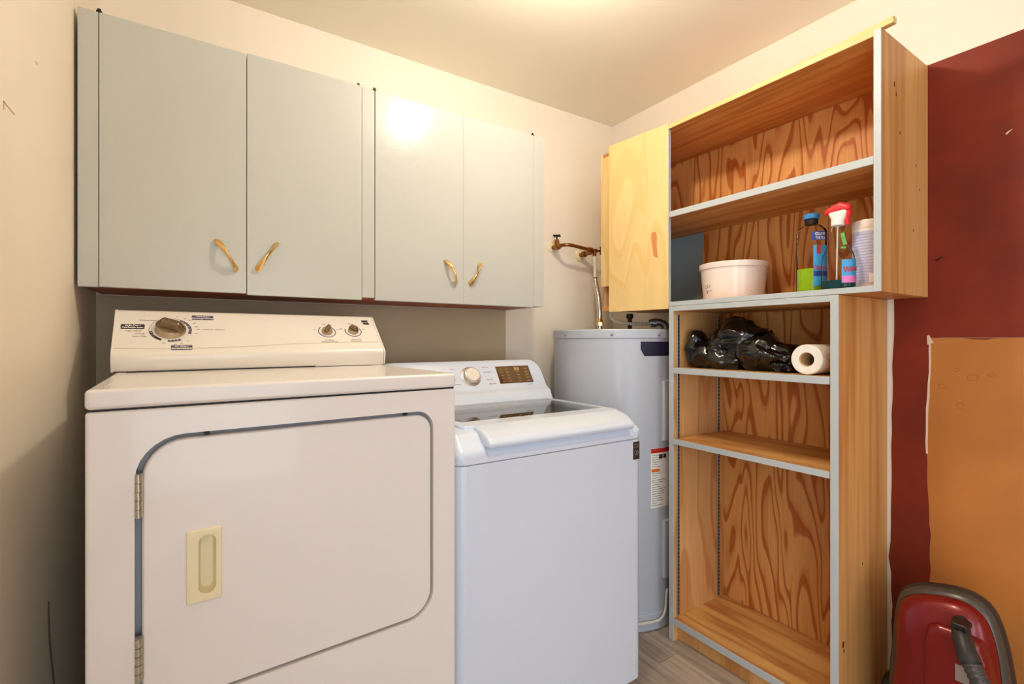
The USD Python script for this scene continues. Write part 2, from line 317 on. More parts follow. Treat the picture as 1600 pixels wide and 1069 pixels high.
# ---------------------------------------------------------------- wall cupboards
YK, KB, KT = 1.634, 1.3391, 2.0561
t = thing('wall_cabinet', 'long grey painted wall cupboard with brass twisted handles', 'cabinet', (.475, YB, KB))
K0, K1 = -.2705, 1.2185
obj('body', cat_([box(K0 + .004, K1 - .004, YK + .02, YB, KT - .02, KT - .003), box(K0 + .004, K0 + .02, YK + .02, YB - .001, KB + .006, KT - .02), box(K1 - .016, K1, YK + .018, YB - .001, KB, KT - .001), box(K0 + .02, K1 - .016, YB - .012, YB - .001, KB + .012, KT - .02)]), 'grey_paint', t)
obj('bottom_panel', box(K0 + .006, K1 - .016, YK + .019, YB - .005, KB + .002, KB + .014), 'brown_stain', t, label='red-brown stained underside')
def facing(x0, x1, name, z0, z1, yf): return obj(name, box(x0, x1, yf, YK + .0185, z0, z1, .0015), 'grey_paint', t)
facing(K0, -.2290, 'stile', KB - .002, KT, YK); facing(.4520, .4956, 'stile', KB + .004, KT, YK + .001); facing(1.1625, K1, 'stile', KB, KT, YK + .001)
D = []
for x0, x1, z0, z1 in ((-.2276, .1090, KB - .001, KT - .001), (.1106, .4507, KB - .005, KT + .002), (.4969, .8346, KB - .004, KT), (.8349, 1.1612, KB - .004, KT)):
    D.append(facing(x0, x1, 'door', z0, z1, YK - .002))
for a, b, d in (((.0345, 1.4890), (.0845, 1.4070), D[0]), ((.1920, 1.4970), (.1370, 1.4110), D[1]), ((.7610, 1.4950), (.8035, 1.4110), D[2]), ((.9060, 1.4980), (.8605, 1.4125), D[3])):
    s = np.linspace(0, 1, 22); p = np.c_[a[0] + (b[0] - a[0]) * s, YK - .002 - .026 * np.sin(np.pi * s) ** .8, a[1] + (b[1] - a[1]) * s]
    p[[0, -1], 1] = YK - .001
    obj('handle', tube(p, .0050 + .0048 * np.abs(2 * s - 1) ** 1.3, 10, flat=.42 + .3 * np.sin(np.pi * s), twist=math.pi), 'brass', d, smooth=50)
for xx, dx in ((-.2283, 0), (.4415, 0), (.4962, 0), (1.162, 0)):
    obj('pivot_hinge', cat_([box(xx - .006, xx + .006, YK + .002, YK + .02, KT + .0005, KT + .006), trimesh.creation.cylinder(.004, .006, sections=12, transform=trimesh.transformations.translation_matrix((xx, YK + .006, KT + .007)))]), 'dark_metal', t)

# ---------------------------------------------------------------- dryer (local frame: x along the front, y into the depth)
t = thing('clothes_dryer', 'white front-door clothes dryer with recessed cream door pull', 'dryer', (-.161, 1.021, 0), 2.5, local=True)
W = .6794
FR = dict(o=(0, 0, 0), ex=(1, 0, 0), ey=(0, 0, 1), ez=(0, -1, 0))
body = M(rbox(.0005, W - .0005, .002, .70, .03, 1.0815, .006))
cut = M(orient(loft([np.c_[rrect(.064, .6195, .552, 1.0335, (.055, .062, .042, .072)), np.full(32, z)] for z in (-.02, .02)]), (0, .01, 0), (1, 0, 0), (0, 0, 1), (0, -1, 0)))
obj('body', body - cut, 'white_enamel', t)
obj('door_surround', orient(loft([np.c_[rrect(.064, .6195, .552, 1.0335, (.055, .062, .042, .072)), np.full(32, z)] for z in (0, .003)]), (0, .0295, 0), (1, 0, 0), (0, 0, 1), (0, -1, 0)), 'groove_grey', t, label='grey recess around the door')
dd = M(plate(.0735, .6155, .5565, 1.0248, (.05, .058, .037, .064), .0215, .006, o=(0, .0265, 0), ex=(1, 0, 0), ey=(0, 0, 1), ez=(0, -1, 0)))
pull_hole = M(box(.145, .183, -.02, .024, .738, .851, .001))
door = obj('door', dd - pull_hole, 'white_enamel', t)
def ring_to(o0, o1, rad0, rad1, n=32): pass
# recessed pull: cream plate with a scooped slot
px0, px1, pz0, pz1 = .1363, .1908, .7265, .8572
fr = M(plate(px0, px1, pz0, pz1, (.004,) * 4, .006, .002, o=(0, .0055, 0), ex=(1, 0, 0), ey=(0, 0, 1), ez=(0, -1, 0)))
slot = M(loft([np.c_[rrect(.1545, .1815, .7400, .8470, (.0134,) * 4), np.full(32, z)] for z in (-.002, .03)])); sl = tri(slot)
slot = M(orient(sl, (0, .006, 0), (1, 0, 0), (0, 0, 1), (0, -1, 0)))
hd = obj('door_pull', fr - slot, 'almond', door, label='cream recessed pull')
cup = [np.c_[rrect(.1545, .1815, .7400, .8470, (.0134,) * 4, i), np.full(32, z)] for i, z in ((-.0012, 0), (.0, -.004), (.001, -.012), (.004, -.0165))]
obj('pull_cup', orient(loft(cup, False, True), (0, .0045, 0), (1, 0, 0), (0, 0, 1), (0, -1, 0)), 'almond', door, label='cream finger scoop')
for z0, z1 in ((.8973, .9714), (.6190, .6928)):
    kn = []; n = 5; h = (z1 - z0) / n
    for i in range(n): kn.append(trimesh.creation.cylinder(.0052, h - .0012, sections=16, transform=trimesh.transformations.translation_matrix((.0692, .0005, z0 + h * (i + .5)))))
    kn.append(box(.063, .0755, .003, .012, z0, z1, .0005)); kn.append(trimesh.creation.cylinder(.003, z1 - z0, sections=12, transform=trimesh.transformations.translation_matrix((.0692, .0005, (z0 + z1) / 2))))
    obj('hinge', cat_(kn), 'hinge_metal', t, label='metal knuckle hinge')
for xx, zz_ in ((.553, 1.0292), (.168, 1.0292)): obj('door_stop', box(xx - .004, xx + .004, .008, .02, zz_ - .0025, zz_ + .0025, .0006), 'gap_dark', t)
lid = M(rbox(0, W, 0, .70, 1.0845, 1.1185, .008)) - M(loft([np.c_[rrect(.022, W - .022, .02, .52, (.02,) * 4), np.full(32, z)] for z in (1.1172, 1.13)]))
obj('top', lid, 'white_enamel', t)
obj('top_seam', box(.004, W - .004, .006, .69, 1.079, 1.0855, .0005), 'gap_dark', t)
# console: profile in (y, z), swept along x, rounded ends
prof = [(.502, 1.119), (.4965, 1.135), (.494, 1.155), (.496, 1.164), (.502, 1.1705), (.511, 1.1785), (.616, 1.2745), (.622, 1.2785), (.630, 1.2800), (.690, 1.274), (.690, 1.119)]
pr = np.array(prof); cen = pr.mean(0); rings = []
for xx, s in ((-.004, .985), (-.003, 1.0), (W + .001, 1.0), (W + .002, .985)):
    q = cen + (pr - cen) * s; q[:, 1] = np.maximum(q[:, 1], 1.119); rings.append(np.c_[np.full(len(q), xx), q])
obj('console', loft(rings), 'dryer_panel', t, smooth=35)
for xx in (-.0075, W + .0025):
    q = cen + (pr - cen) * 1.012; q[:, 1] = np.maximum(q[:, 1], 1.119)
    obj('end_cap', loft([np.c_[np.full(len(q), xx), q], np.c_[np.full(len(q), xx + .005), q]]), 'dryer_panel', t)
obj('console_gap', box(-.002, .47, .4985, .52, 1.1178, 1.1205, .0003), 'gap_dark', t)
eu = np.array([0, .737, .676]); en = np.array([0, -.676, .737]); O = np.array([0, .50, 1.168]) + en * .0004
eu = np.array([0, .616 - .511, 1.2745 - 1.1785]); eu = eu / np.linalg.norm(eu); en = np.array([0, -eu[2], eu[1]]); O = np.array([0, .511, 1.1785]) - eu * .0131 + en * .0002
DX = dict(ex=(1, 0, 0), ey=eu, ez=en)
def dpt(s, u, h=0.0): return np.array([s, 0, 0]) + O + eu * u + en * h
def disc_stack(prof_, s, u, n=36): return orient(lathe(prof_, 0, 0, n), dpt(s, u), (1, 0, 0), eu, en)
def arc(s, u, r0, r1, a0, a1, h=.0005, n=14):
    a = np.radians(np.linspace(a0, a1, n)); p = np.r_[np.c_[r1 * np.cos(a), r1 * np.sin(a)], np.c_[r0 * np.cos(a[::-1]), r0 * np.sin(a[::-1])]]
    return orient(prism(Polygon(p), h), dpt(s, u), (1, 0, 0), eu, en)
ks, ku = .1125, .0835
def knob(s, u, r, ang, h, mats):
    k_ = obj('knob', disc_stack([(r * 1.02, 0), (r * 1.02, .004), (r * .96, .007), (r * .90, h * .45), (r * .86, h * .5)], s, u), mats[0], t, label='metallic dial')
    g_ = balls([(-r * .78, 0, h * .45), (r * .78, 0, h * .45), (-r * .5, 0, h), (r * .5, 0, h)], [r * .24, r * .24, r * .2, r * .2]); g_.vertices = g_.vertices * [1, 1.7, 1]
    g_.apply_transform(trimesh.transformations.rotation_matrix(math.radians(ang), (0, 0, 1)))
    obj('grip', orient(g_, dpt(s, u), (1, 0, 0), eu, en), mats[1], k_)
knob(ks, ku, .0345, -28, .026, ('dial_metal', 'knob_metal'))
for a0, a1, m in ((188, 243, 'print_dark'), (-20, 62, 'print_violet'), (262, 300, 'print_violet')):
    obj('dial_print', arc(ks, ku, .0405, .0475, a0, a1), m, t, smooth=False)
obj('dial_print', arc(ks, ku, .0465, .0475, 62, 188), 'print_soft', t, smooth=False)
for a in (195, 205, 215, -10, 5, 20, 35, 50, 270, 280, 290):
    obj('dial_tick', arc(ks, ku, .0405, .0455, a - .7, a + .7, .0007, 3), 'print_white', t, smooth=False)
def badge(lines, s, u, w_, h_, m):
    obj('printed_label', plate(-w_ / 2, w_ / 2, -h_ / 2, h_ / 2, (.003,) * 4, .0005, .0001, dpt(s, u), **DX), m, t)
    for i, q in enumerate(lines):
        tm = text(q, .0052, dpt(s, u + (.0036 if i == 0 else -.0042), .0004), squeeze=.95, bold=True, **DX); obj('lettering', tm, 'print_white', t, smooth=False)
badge(('Auto Dry /', 'Séchage auto'), .0315, .0955, .049, .0185, 'print_dark')
badge(('Time Dry /', 'Séchage minuté'), .187, .137, .052, .0185, 'print_violet')
badge(('Air Only /', 'Air seulement'), .1365, .0135, .047, .0185, 'print_violet')
for q, s, u, h_ in (('Less / Moins', .034, .0785, .0042), ('Normal', .0475, .068, .0048), ('More / Plus', .046, .0575, .0042), ('70', .128, .139, .004), ('60', .145, .132, .004), ('50', .156, .125, .004), ('40', .166, .113, .004), ('30', .171, .098, .004), ('20 - Touch Up - Retouche', .205, .086, .0042), ('10', .170, .070, .004), ('30', .151, .038, .004), ('20', .136, .030, .004), ('10', .122, .027, .004), ('Off', .098, .031, .004), ('Wrinkle Guard', .062, .122, .0045)):
    obj('lettering', text(q, h_, dpt(s, u, .0001), squeeze=.9, **DX), 'print_soft', t, smooth=False)
for s, u, ang, l1, l2 in ((.5195, .083, 55, 'Dry Signal', 'Signal de séchage'), (.6030, .0865, -42, 'Temperature', 'Température')):
    knob(s, u, .0165, ang, .020, ('dial_metal', 'knob_metal'))
    obj('dial_print', arc(s, u, .0245, .0272, 130 if ang > 0 else 160, 410 if ang > 0 else 390, .0005, 30), 'print_violet', t, smooth=False)
    obj('lettering', text(l1, .0046, dpt(s, u - .041, .0001), squeeze=.9, **DX), 'print_soft', t, smooth=False)
    obj('lettering', text(l2, .0046, dpt(s, u - .049, .0001), squeeze=.9, **DX), 'print_soft', t, smooth=False)
    for q, ds, du in (('Off', -.037, .010), ('On', .036, .010), ('Med', -.004, .036)): obj('lettering', text(q, .004, dpt(s + ds, u + du, .0001), **DX), 'print_soft', t, smooth=False)
obj('emblem', orient(prism(Polygon([(-.0105, .001), (.0095, .003), (.0105, .011), (-.0115, .011)]), .0008), dpt(.653, .130), **DX), 'print_dark', t, smooth=False, label='dark two-part emblem')
obj('emblem', orient(prism(Polygon([(-.0075, -.0095), (.0115, -.0105), (.0105, .0005), (-.0085, -.0015)]), .0008), dpt(.6535, .130), **DX), 'print_dark', t, smooth=False)
yy = np.linspace(0, 1, 30); sw = np.c_[-.002 + .68 * yy, .004 + .020 * (yy ** 2) * (3 - 2 * yy) - .006 * np.sin(np.pi * np.minimum(1, yy * 1.6))]
obj('swoosh_trim', orient(prism(Polygon(np.r_[sw, (sw - [0, .0022 ])[::-1]]).buffer(0), .0007), dpt(0, .0105), **DX), 'accent', t, smooth=False, label='thin curved accent line')
for xx in (.05, W - .05):
    for yy_ in (.06, .64): obj('foot', lathe([(.02, 0), (.02, .012), (.008, .014), (.008, .034)], xx, yy_, 16), 'black_plastic', t)

# ---------------------------------------------------------------- washer
WX0, WX1, WY = .552, 1.2503, 1.12
t = thing('washing_machine', 'white top-loading washing machine with a glass lid', 'washer', (.9, 1.46, 0))
bd = loft([np.c_[rrect(WX0, WX1, WY, 1.80, (.032,) * 4, i), np.full(32, z)] for i, z in ((.012, .05), (0, .064), (0, .862), (.002, .8655))])
obj('body', bd, 'washer_white', t)
obj('seam', loft([np.c_[rrect(WX0, WX1, WY, 1.80, (.032,) * 4, .003), np.full(32, z)] for z in (.8645, .8695)]), 'groove_grey', t)
r = .018; pts = []; rad = []
for sx in (WX0, WX1):
    s = 1 if sx == WX0 else -1
    for y_, z_, rr, inx in ((1.785, .936, .015, 0), (1.22, .940, .016, .010), (1.16, .922, .022, .006), (WY, .888, .022, 0)):
        pts.append((sx + s * (rr + inx), y_ if y_ > 1.5 else y_ + rr, z_)); rad.append(rr)
topm = m3.Manifold.hull(M(cat_([balls(pts, rad)])) + M(loft([np.c_[rrect(WX0, WX1, WY, 1.80, (.032,) * 4), np.full(32, z)] for z in (.869, .886)])))
scoop = M(balls([(x_, y_, z_) for x_ in (.655, 1.195) for y_, z_ in ((1.085, .888), (1.115, .893), (1.10, .93), (1.14, .93))], .014))
LX0, LX1 = .600, 1.2180
well = M(loft([np.c_[rrect(LX0, LX1, 1.20, 1.612, (.02, .02, .02, .02)), np.full(32, z)] for z in (.937, .99)]))
obj('top_frame', topm - scoop - well, 'washer_white', t, smooth=40)
lidf = M(loft([np.c_[rrect(LX0 + .002, LX1 - .002, 1.19, 1.610, (.02, .02, .02, .02), i), np.full(32, z)] for i, z in ((0, .9375), (0, .9555), (.002, .9575))]))
opening = M(loft([np.c_[rrect(.632, 1.200, 1.252, 1.598, (.012,) * 4), np.full(32, z)] for z in (.92, 1.0)]))
lip = M(balls([(x_, y_, z_) for x_ in (.652, 1.190) for y_, z_ in ((1.262, .9475), (1.19, .9475), (1.150, .938), (1.122, .9235), (1.115, .9165), (1.135, .916), (1.19, .936))], .011))
ld = obj('lid', (lidf + lip) - opening, 'washer_white', t, smooth=40)
obj('lid_glass', box(.631, 1.201, 1.251, 1.599, .951, .9545, .0008), 'lid_glass', ld)
obj('tub_cover', box(.632, 1.200, 1.252, 1.598, .938, .9405, .0005), 'tub_grey', t)
# control console
ol = rrect(WX0, WX1 + .003, .935, 1.113, (.004, .004, .055, .055)); outl = M(orient(loft([np.c_[ol, np.full(32, z)] for z in (0, .25)]), (0, 1.84, 0), (1, 0, 0), (0, 0, 1), (0, -1, 0)))
pf = [(1.615, .935), (1.621, .952), (1.636, .984), (1.641, .990), (1.651, .994), (1.660, .999), (1.665, 1.004), (1.7285, 1.102), (1.733, 1.108), (1.741, 1.1125), (1.80, 1.109), (1.80, .935)]
ext = prism(Polygon(pf), .9); ext = M(orient(ext, (.45, 0, 0), (0, 1, 0), (0, 0, 1), (1, 0, 0)))
obj('console', outl ^ ext, 'washer_white', t, smooth=40)
wu = np.array([0, 1.7285 - 1.665, 1.102 - 1.004]); wu = wu / np.linalg.norm(wu); wn = np.array([0, -wu[2], wu[1]]); OW = np.array([WX0, 1.665, 1.004]) - wu * .0048 + wn * .0002
WXX = dict(ex=(1, 0, 0), ey=wu, ez=wn)
def wpt(s, u, h=0.0): return np.array([s, 0, 0]) + OW + wu * u + wn * h
kb = obj('dial', orient(lathe([(.043, 0), (.043, .0015), (.040, .003), (.034, .003), (.034, .016), (.0325, .019), (.028, .020)], 0, 0, 40), wpt(.349, .062), **WXX), 'knob_silver', t, label='silver program dial')
obj('dial_face', orient(lathe([(.0285, .0195), (.0285, .021), (.026, .0218)], 0, 0, 36), wpt(.349, .062), **WXX), 'dryer_panel', kb)
dp = obj('display', orient(prism(Polygon([(.474, .1035), (.6405, .1035), (.6405, .022), (.474, .022)]), .0012), wpt(0, 0), **WXX), 'display_brown', t, smooth=False, label='dark brown control display')
obj('lettering', text('88', .016, wpt(.575, .090, .0012), bold=True, **WXX), 'display_print', dp, smooth=False)
for i, u in enumerate((.090, .074, .060, .046, .032)):
    for j, (s, q) in enumerate(((.495, 'Soil'), (.525, 'Spin'), (.575, 'Temp'), (.620, 'Rinse'))):
        if not (i == 0 and j == 2): obj('lettering', text(q, .0048, wpt(s, u, .0012), squeeze=.9, **WXX), 'display_print', dp, smooth=False)
for q, s, u in (('Normal', .275, .098), ('Bedding', .262, .082), ('Towels', .268, .050), ('Delicates', .282, .030), ('Heavy Duty', .425, .101), ('Bright Whites', .430, .079), ('Tub Clean', .430, .0445), ('Speed Wash', .438, .024)):
    obj('lettering', text(q, .0048, wpt(s, u, .0001), squeeze=.9, **WXX), 'print_soft', t, smooth=False)
obj('power_button', orient(lathe([(.009, 0), (.009, .001), (.0075, .0018)], 0, 0, 20), wpt(.4455, .0615), **WXX), 'washer_white', t)
obj('lettering', text('Direct Drive', .0046, wpt(.619, .013, .0001), squeeze=.9, **WXX), 'print_soft', t, smooth=False)
bg = obj('badge', box(1.2045, 1.2345, WY - .0012, WY + .001, .799, .8582, .0004), 'badge_brown', t, label='dark brown badge')
def wfront(m, x_, z_): return orient(m, (x_, WY - .0013, z_), (1, 0, 0), (0, 0, 1), (0, -1, 0))
rg = Polygon([(.009 * math.cos(a), .009 * math.sin(a)) for a in np.linspace(0, 2 * np.pi, 24, False)]); rg = rg.difference(rg.buffer(-.0018))
obj('badge_mark', wfront(cat_([prism(rg, .0004), prism([(-.001, -.004), (.001, -.004), (.001, .004), (-.001, .004)], .0004), prism([(0, -.004), (.004, -.004), (.004, -.0025), (0, -.0025)], .0004)]), 1.2195, .822), 'print_soft', bg, smooth=False)
obj('lettering', text('Inverter', .0042, (1.2195, WY - .0013, .849), (1, 0, 0), (0, 0, 1), (0, -1, 0), .9), 'print_soft', bg, smooth=False)
obj('lettering', text('10 YEAR', .0042, (1.2195, WY - .0013, .841), (1, 0, 0), (0, 0, 1), (0, -1, 0), .9), 'print_soft', bg, smooth=False)
for xx in (WX0 + .06, WX1 - .06):
    for yy_ in (1.19, 1.74): obj('foot', lathe([(.022, 0), (.022, .014), (.01, .016), (.01, .055)], xx, yy_, 16), 'black_plastic', t)

# ---------------------------------------------------------------- water heater
HC = (1.62, 1.62); HR = .283
t = thing('water_heater', 'grey cylindrical water heater tank in the corner', 'water heater', (*HC, 0))
obj('tank', lathe([(HR - .012, .0), (HR - .012, .02), (HR + .002, .03), (HR + .002, .065), (HR, .068), (HR, 1.208)], *HC, 96), 'tank_grey', t)
obj('bottom_ring', lathe([(HR - .004, .0), (HR + .006, .004), (HR + .006, .026), (HR + .001, .030), (HR + .001, .022)], *HC, 96), 'tank_grey', t)
cap = obj('top_cap', lathe([(HR + .001, 1.2065), (HR + .004, 1.2075), (HR + .004, 1.238), (HR + .001, 1.243), (HR - .01, 1.2445), (HR - .02, 1.2405), (.02, 1.2415), (0, 1.2415)], *HC, 96), 'tank_grey', t)
for a in (178, -137.3, -96.7):
    u = np.array([math.cos(math.radians(a)), math.sin(math.radians(a)), 0]); s_ = trimesh.creation.icosphere(2, .006); s_.apply_scale((1, 1, 1)); s_.apply_translation(np.array([*HC, 1.2205]) + u * (HR + .003)); obj('screw', s_, 'galvanised', cap, smooth=True)
st = obj('warning_sticker', cylpatch(HC, HR, -104, -78, .503, .748), 'paper_white', t, label='white warning sticker with red top band')
obj('sticker_print', cylpatch(HC, HR + .0006, -104, -78, .730, .748), 'label_red', st)
obj('sticker_print', cylpatch(HC, HR + .0006, -103.5, -95, .652, .664, slant=.003), 'label_orange', st)
rng = np.random.default_rng(5)
for i in range(23):
    z = .722 - i * .0094
    if .648 < z < .668 or .612 < z < .642 and False: continue
    obj('sticker_print', cylpatch(HC, HR + .0006, -103, -98 + 10 * rng.random(), z - .0022, z, n=5), 'print_soft', st)
obj('sticker_print', cylpatch(HC, HR + .0008, -95.5, -91.5, .705, .722, n=4), 'print_dark', st); obj('sticker_print', cylpatch(HC, HR + .0008, -90.5, -87, .705, .722, n=4), 'print_dark', st)
obj('energy_label', cylpatch(HC, HR, -113.5, -80, 1.1325, 1.1915, slant=.028), 'label_navy', t, label='navy rating label')
for z0, z1 in ((.779, 1.028), (.2063, .4445)):
    ap = obj('access_panel', cylpatch(HC, HR - .002, -91.5, -62, z0, z1, .014, n=12), 'tank_light', t, label='light grey access cover')
obj('power_cord', tube(spline([(*np.array(HC) + (HR + .012) * np.array([math.cos(a_), math.sin(a_)]), z_) for a_, z_ in ((math.radians(-88), .16), (math.radians(-90), .10), (math.radians(-93), .055), (math.radians(-105), .042), (math.radians(-120), .036))], 24), .005, 8), 'hose_white', t, label='thin pale cable')
def vstack(prof_, x_, y_, n=24): return lathe(prof_, x_, y_, n)
obj('red_ring', vstack([(.020, 1.2415), (.022, 1.249), (.012, 1.250), (.012, 1.2416)], 1.60, 1.70), 'red_ring', t, label='red hot-side ring')
obj('nipple', vstack([(.0115, 1.243), (.0115, 1.268)], 1.60, 1.70), 'chrome', t)
obj('blue_ring', vstack([(.020, 1.2415), (.021, 1.246), (.012, 1.247)], 1.72, 1.62), 'black_plastic', t)
obj('nipple', vstack([(.010, 1.243), (.010, 1.30), (.016, 1.303), (.017, 1.32), (.011, 1.324)], 1.72, 1.62), 'dark_metal', t)
obj('conduit_elbow', cat_([tube(spline([(1.815, 1.485, 1.243), (1.815, 1.486, 1.262), (1.80, 1.500, 1.278), (1.765, 1.535, 1.277)], 14), .017, 14), trimesh.creation.cylinder(.021, .012, sections=20, transform=trimesh.transformations.translation_matrix((1.815, 1.485, 1.248))), tube([(1.785, 1.515, 1.278), (1.768, 1.532, 1.277)], .020, 14)]), 'galvanised', t, label='grey conduit elbow')
whip = spline([(1.768, 1.532, 1.277), (1.73, 1.566, 1.274), (1.69, 1.60, 1.276), (1.655, 1.636, 1.284), (1.64, 1.658, 1.30), (1.645, 1.668, 1.325)], 90)
obj('conduit', tube(whip, .0078 + .0012 * np.cos(np.arange(90) * 1.6), 12), 'hose_white', t, label='pale corrugated conduit')

# ---------------------------------------------------------------- taps and supply line on the back wall
def cyl_between(a, b, r_, n=18): return tube([a, b], r_, n)
def cross_handle(c_, axis, r_, up):
    axis = np.array(axis, float); up = np.array(up, float); side = np.cross(axis, up); m = [cyl_between(np.array(c_) - axis * .006, np.array(c_) + axis * .005, .0055, 12)]
    for d_ in (up, -up, side, -side): m.append(balls([np.array(c_), np.array(c_) + d_ * r_], [.003, .0042]))
    return cat_(m)
t = thing('wall_tap', 'aged brass wall tap with cross handle and long spout', 'tap', (1.4975, YB, 1.675))
obj('wall_plate', orient(lathe([(.029, 0), (.029, .004), (.018, .009), (.011, .011)], 0, 0, 28), (1.4975, YB, 1.672), (1, 0, 0), (0, 0, 1), (0, -1, 0)), 'almond', t, label='cream wall plate')
obj('valve_body', cat_([cyl_between((1.4975, YB - .009, 1.668), (1.4975, 1.868, 1.668), .0105), balls([(1.4975, 1.905, 1.668), (1.4975, 1.890, 1.668)], .0165), tube([(1.4975, 1.90, 1.675), (1.4975, 1.90, 1.700)], [.0125, .011], 8), tube([(1.4975, 1.90, 1.698), (1.4975, 1.90, 1.706)], .0085, 12)]), 'old_brass', t)
obj('stem', tube([(1.4975, 1.90, 1.704), (1.4975, 1.90, 1.722)], .0038, 10), 'dark_metal', t)
obj('cross_handle', cross_handle((1.4975, 1.90, 1.723), (0, 0, 1), .020, (1, 0, 0)), 'dark_metal', t)
obj('spout', tube(spline([(1.4975, 1.875, 1.668), (1.499, 1.846, 1.668), (1.512, 1.832, 1.668), (1.54, 1.829, 1.667), (1.62, 1.829, 1.660), (1.655, 1.829, 1.657)], 36), .0088, 14), 'old_brass', t)
obj('coupling', cat_([tube([(1.643, 1.829, 1.658), (1.650, 1.829, 1.6575)], .0125, 8), tube([(1.652, 1.829, 1.657), (1.668, 1.829, 1.656)], .0135, 6)]), 'old_brass', t)
t = thing('wall_tap', 'short brass wall valve with black handle and round cream plate beside the plywood door', 'tap', (1.6816, YB, 1.6454))
obj('wall_plate', orient(lathe([(.029, 0), (.029, .003), (.018, .009), (.011, .011)], 0, 0, 28), (1.6816, YB, 1.645), (1, 0, 0), (0, 0, 1), (0, -1, 0)), 'almond', t, label='cream wall plate')
obj('valve_body', cat_([tube([(1.6816, YB - .009, 1.648), (1.685, 1.87, 1.650)], .0105, 14), tube([(1.6825, 1.915, 1.648), (1.683, 1.895, 1.649)], .0165, 6), balls([(1.686, 1.845, 1.652), (1.686, 1.87, 1.651)], .0135), tube([(1.687, 1.83, 1.655), (1.70, 1.826, 1.656)], [.012, .010], 12), tube([(1.687, 1.83, 1.655), (1.687, 1.83, 1.628)], .0095, 12)]), 'old_brass', t)
obj('stem', tube([(1.70, 1.826, 1.656), (1.716, 1.82, 1.657)], .004, 10), 'dark_metal', t)
obj('cross_handle', cross_handle((1.718, 1.819, 1.657), (.94, -.34, 0), .017, (0, 0, 1)), 'black_plastic', t)
t = thing('supply_line', 'flexible metal water supply line rising from the heater to the tap', 'hose', (1.60, 1.70, 1.26))
obj('riser', tube([(1.687, 1.83, 1.629), (1.684, 1.824, 1.57), (1.682, 1.820, 1.515)], .0078, 12), 'hose_white', t, label='white riser tube')
obj('joint', tube([(1.682, 1.820, 1.517), (1.681, 1.819, 1.505)], .0098, 10), 'old_brass', t)
fx = spline([(1.681, 1.819, 1.507), (1.673, 1.806, 1.482), (1.650, 1.772, 1.445), (1.618, 1.725, 1.385), (1.603, 1.704, 1.335), (1.60, 1.70, 1.30)], 110)
obj('flexible_tube', tube(fx, .0128 + .0008 * np.cos(np.arange(110) * 1.9), 14), 'chrome', t)
obj('nut', cat_([tube([(1.60, 1.70, 1.268), (1.60, 1.70, 1.283)], .0165, 6), tube([(1.60, 1.70, 1.283), (1.60, 1.70, 1.304)], [.0165, .0125], 16)]), 'brass', t, label='brass nut')

# ---------------------------------------------------------------- lower bookcase
FX, BX = 1.570, 1.905
t = thing('bookcase', 'tall plywood bookcase with grey painted edges standing on the floor', 'bookcase', (1.74, .963, 0))
L0, L1, R0, R1 = 1.2475, 1.2690, .6600, .6820
def edged(name, m, edge_m, mat_, label=None):
    p = obj(name, m, mat_, t, label=label); obj('painted_edge', edge_m, 'grey_edge', p, label='grey painted edge'); return p
edged('side_panel', box(FX + .001, BX, L0, L1, 0, 1.3330), box(FX - .001, FX + .002, L0, L1, 0.001, 1.3325, .0006), 'ply_side')
rp = edged('side_panel', box(FX + .001, BX + .012, R0, R1, 0, 1.3330), box(FX - .001, FX + .002, R0, R1, 0.001, 1.3325, .0006), 'pine_upright')
edged('top_panel', box(FX + .001, BX, R1, L0, 1.3130, 1.3330), box(FX - .001, FX + .002, R1, L0, 1.3132, 1.3328, .0006), 'pine_under')
obj('back_panel', box(BX - .004, BX + .004, R1, L0, .05, 1.3130), 'ply_back', t, label='boldly figured plywood back')
for z0, z1, dz in ((1.0660, 1.0890, 0), (.7860, .8065, 0), (.0690, .0925, 0)):
    fx0 = FX - .006 if z0 > .1 else FX
    edged('shelf', box(fx0 + .003, BX - .004, R1 + .001, L0 - .0065 if z0 > .1 else L0, z0, z1), box(fx0, fx0 + .004, R1 + .001, (L0 + .004) if z0 > .1 else L0, z0 - (.002 if z0 < .1 else 0), z1 + .0004, .0006), 'pine_shelf')
obj('toe_kick', box(FX + .03, FX + .045, R1, L0, 0, .069), 'pine_upright', t)
for xx in (1.596, 1.862):
    st_ = M(box(xx - .008, xx + .008, L0 - .0042, L0 - .0002, .098, 1.3))
    for i in range(75):
        z = .11 + i * .0158
        st_ = st_ - M(trimesh.creation.box((.0045, .01, .0075), transform=trimesh.transformations.translation_matrix((xx, L0 - .004, z)))) if False else st_
    ms = [tri(st_)]; p = obj('shelf_standard', ms[0], 'galvanised', t, label='slotted metal shelf track')
    obj('slots', cat_([trimesh.creation.box((.0055, .0006, .0085), transform=trimesh.transformations.translation_matrix((xx, L0 - .0044, .11 + i * .0158))) for i in range(75)]), 'gap_dark', p, smooth=False, kind='stuff')
for y_, x_, z_, a in ((R0, 1.60, .292, .007), (R0, 1.605, .272, .004), (R0, 1.73, .50, .003)):
    s_ = trimesh.creation.icosphere(2, 1.0); s_.apply_scale((a, .0008, a * 1.5)); s_.apply_translation((x_, y_, z_)); obj('knot', s_, 'knot', rp, smooth=True)

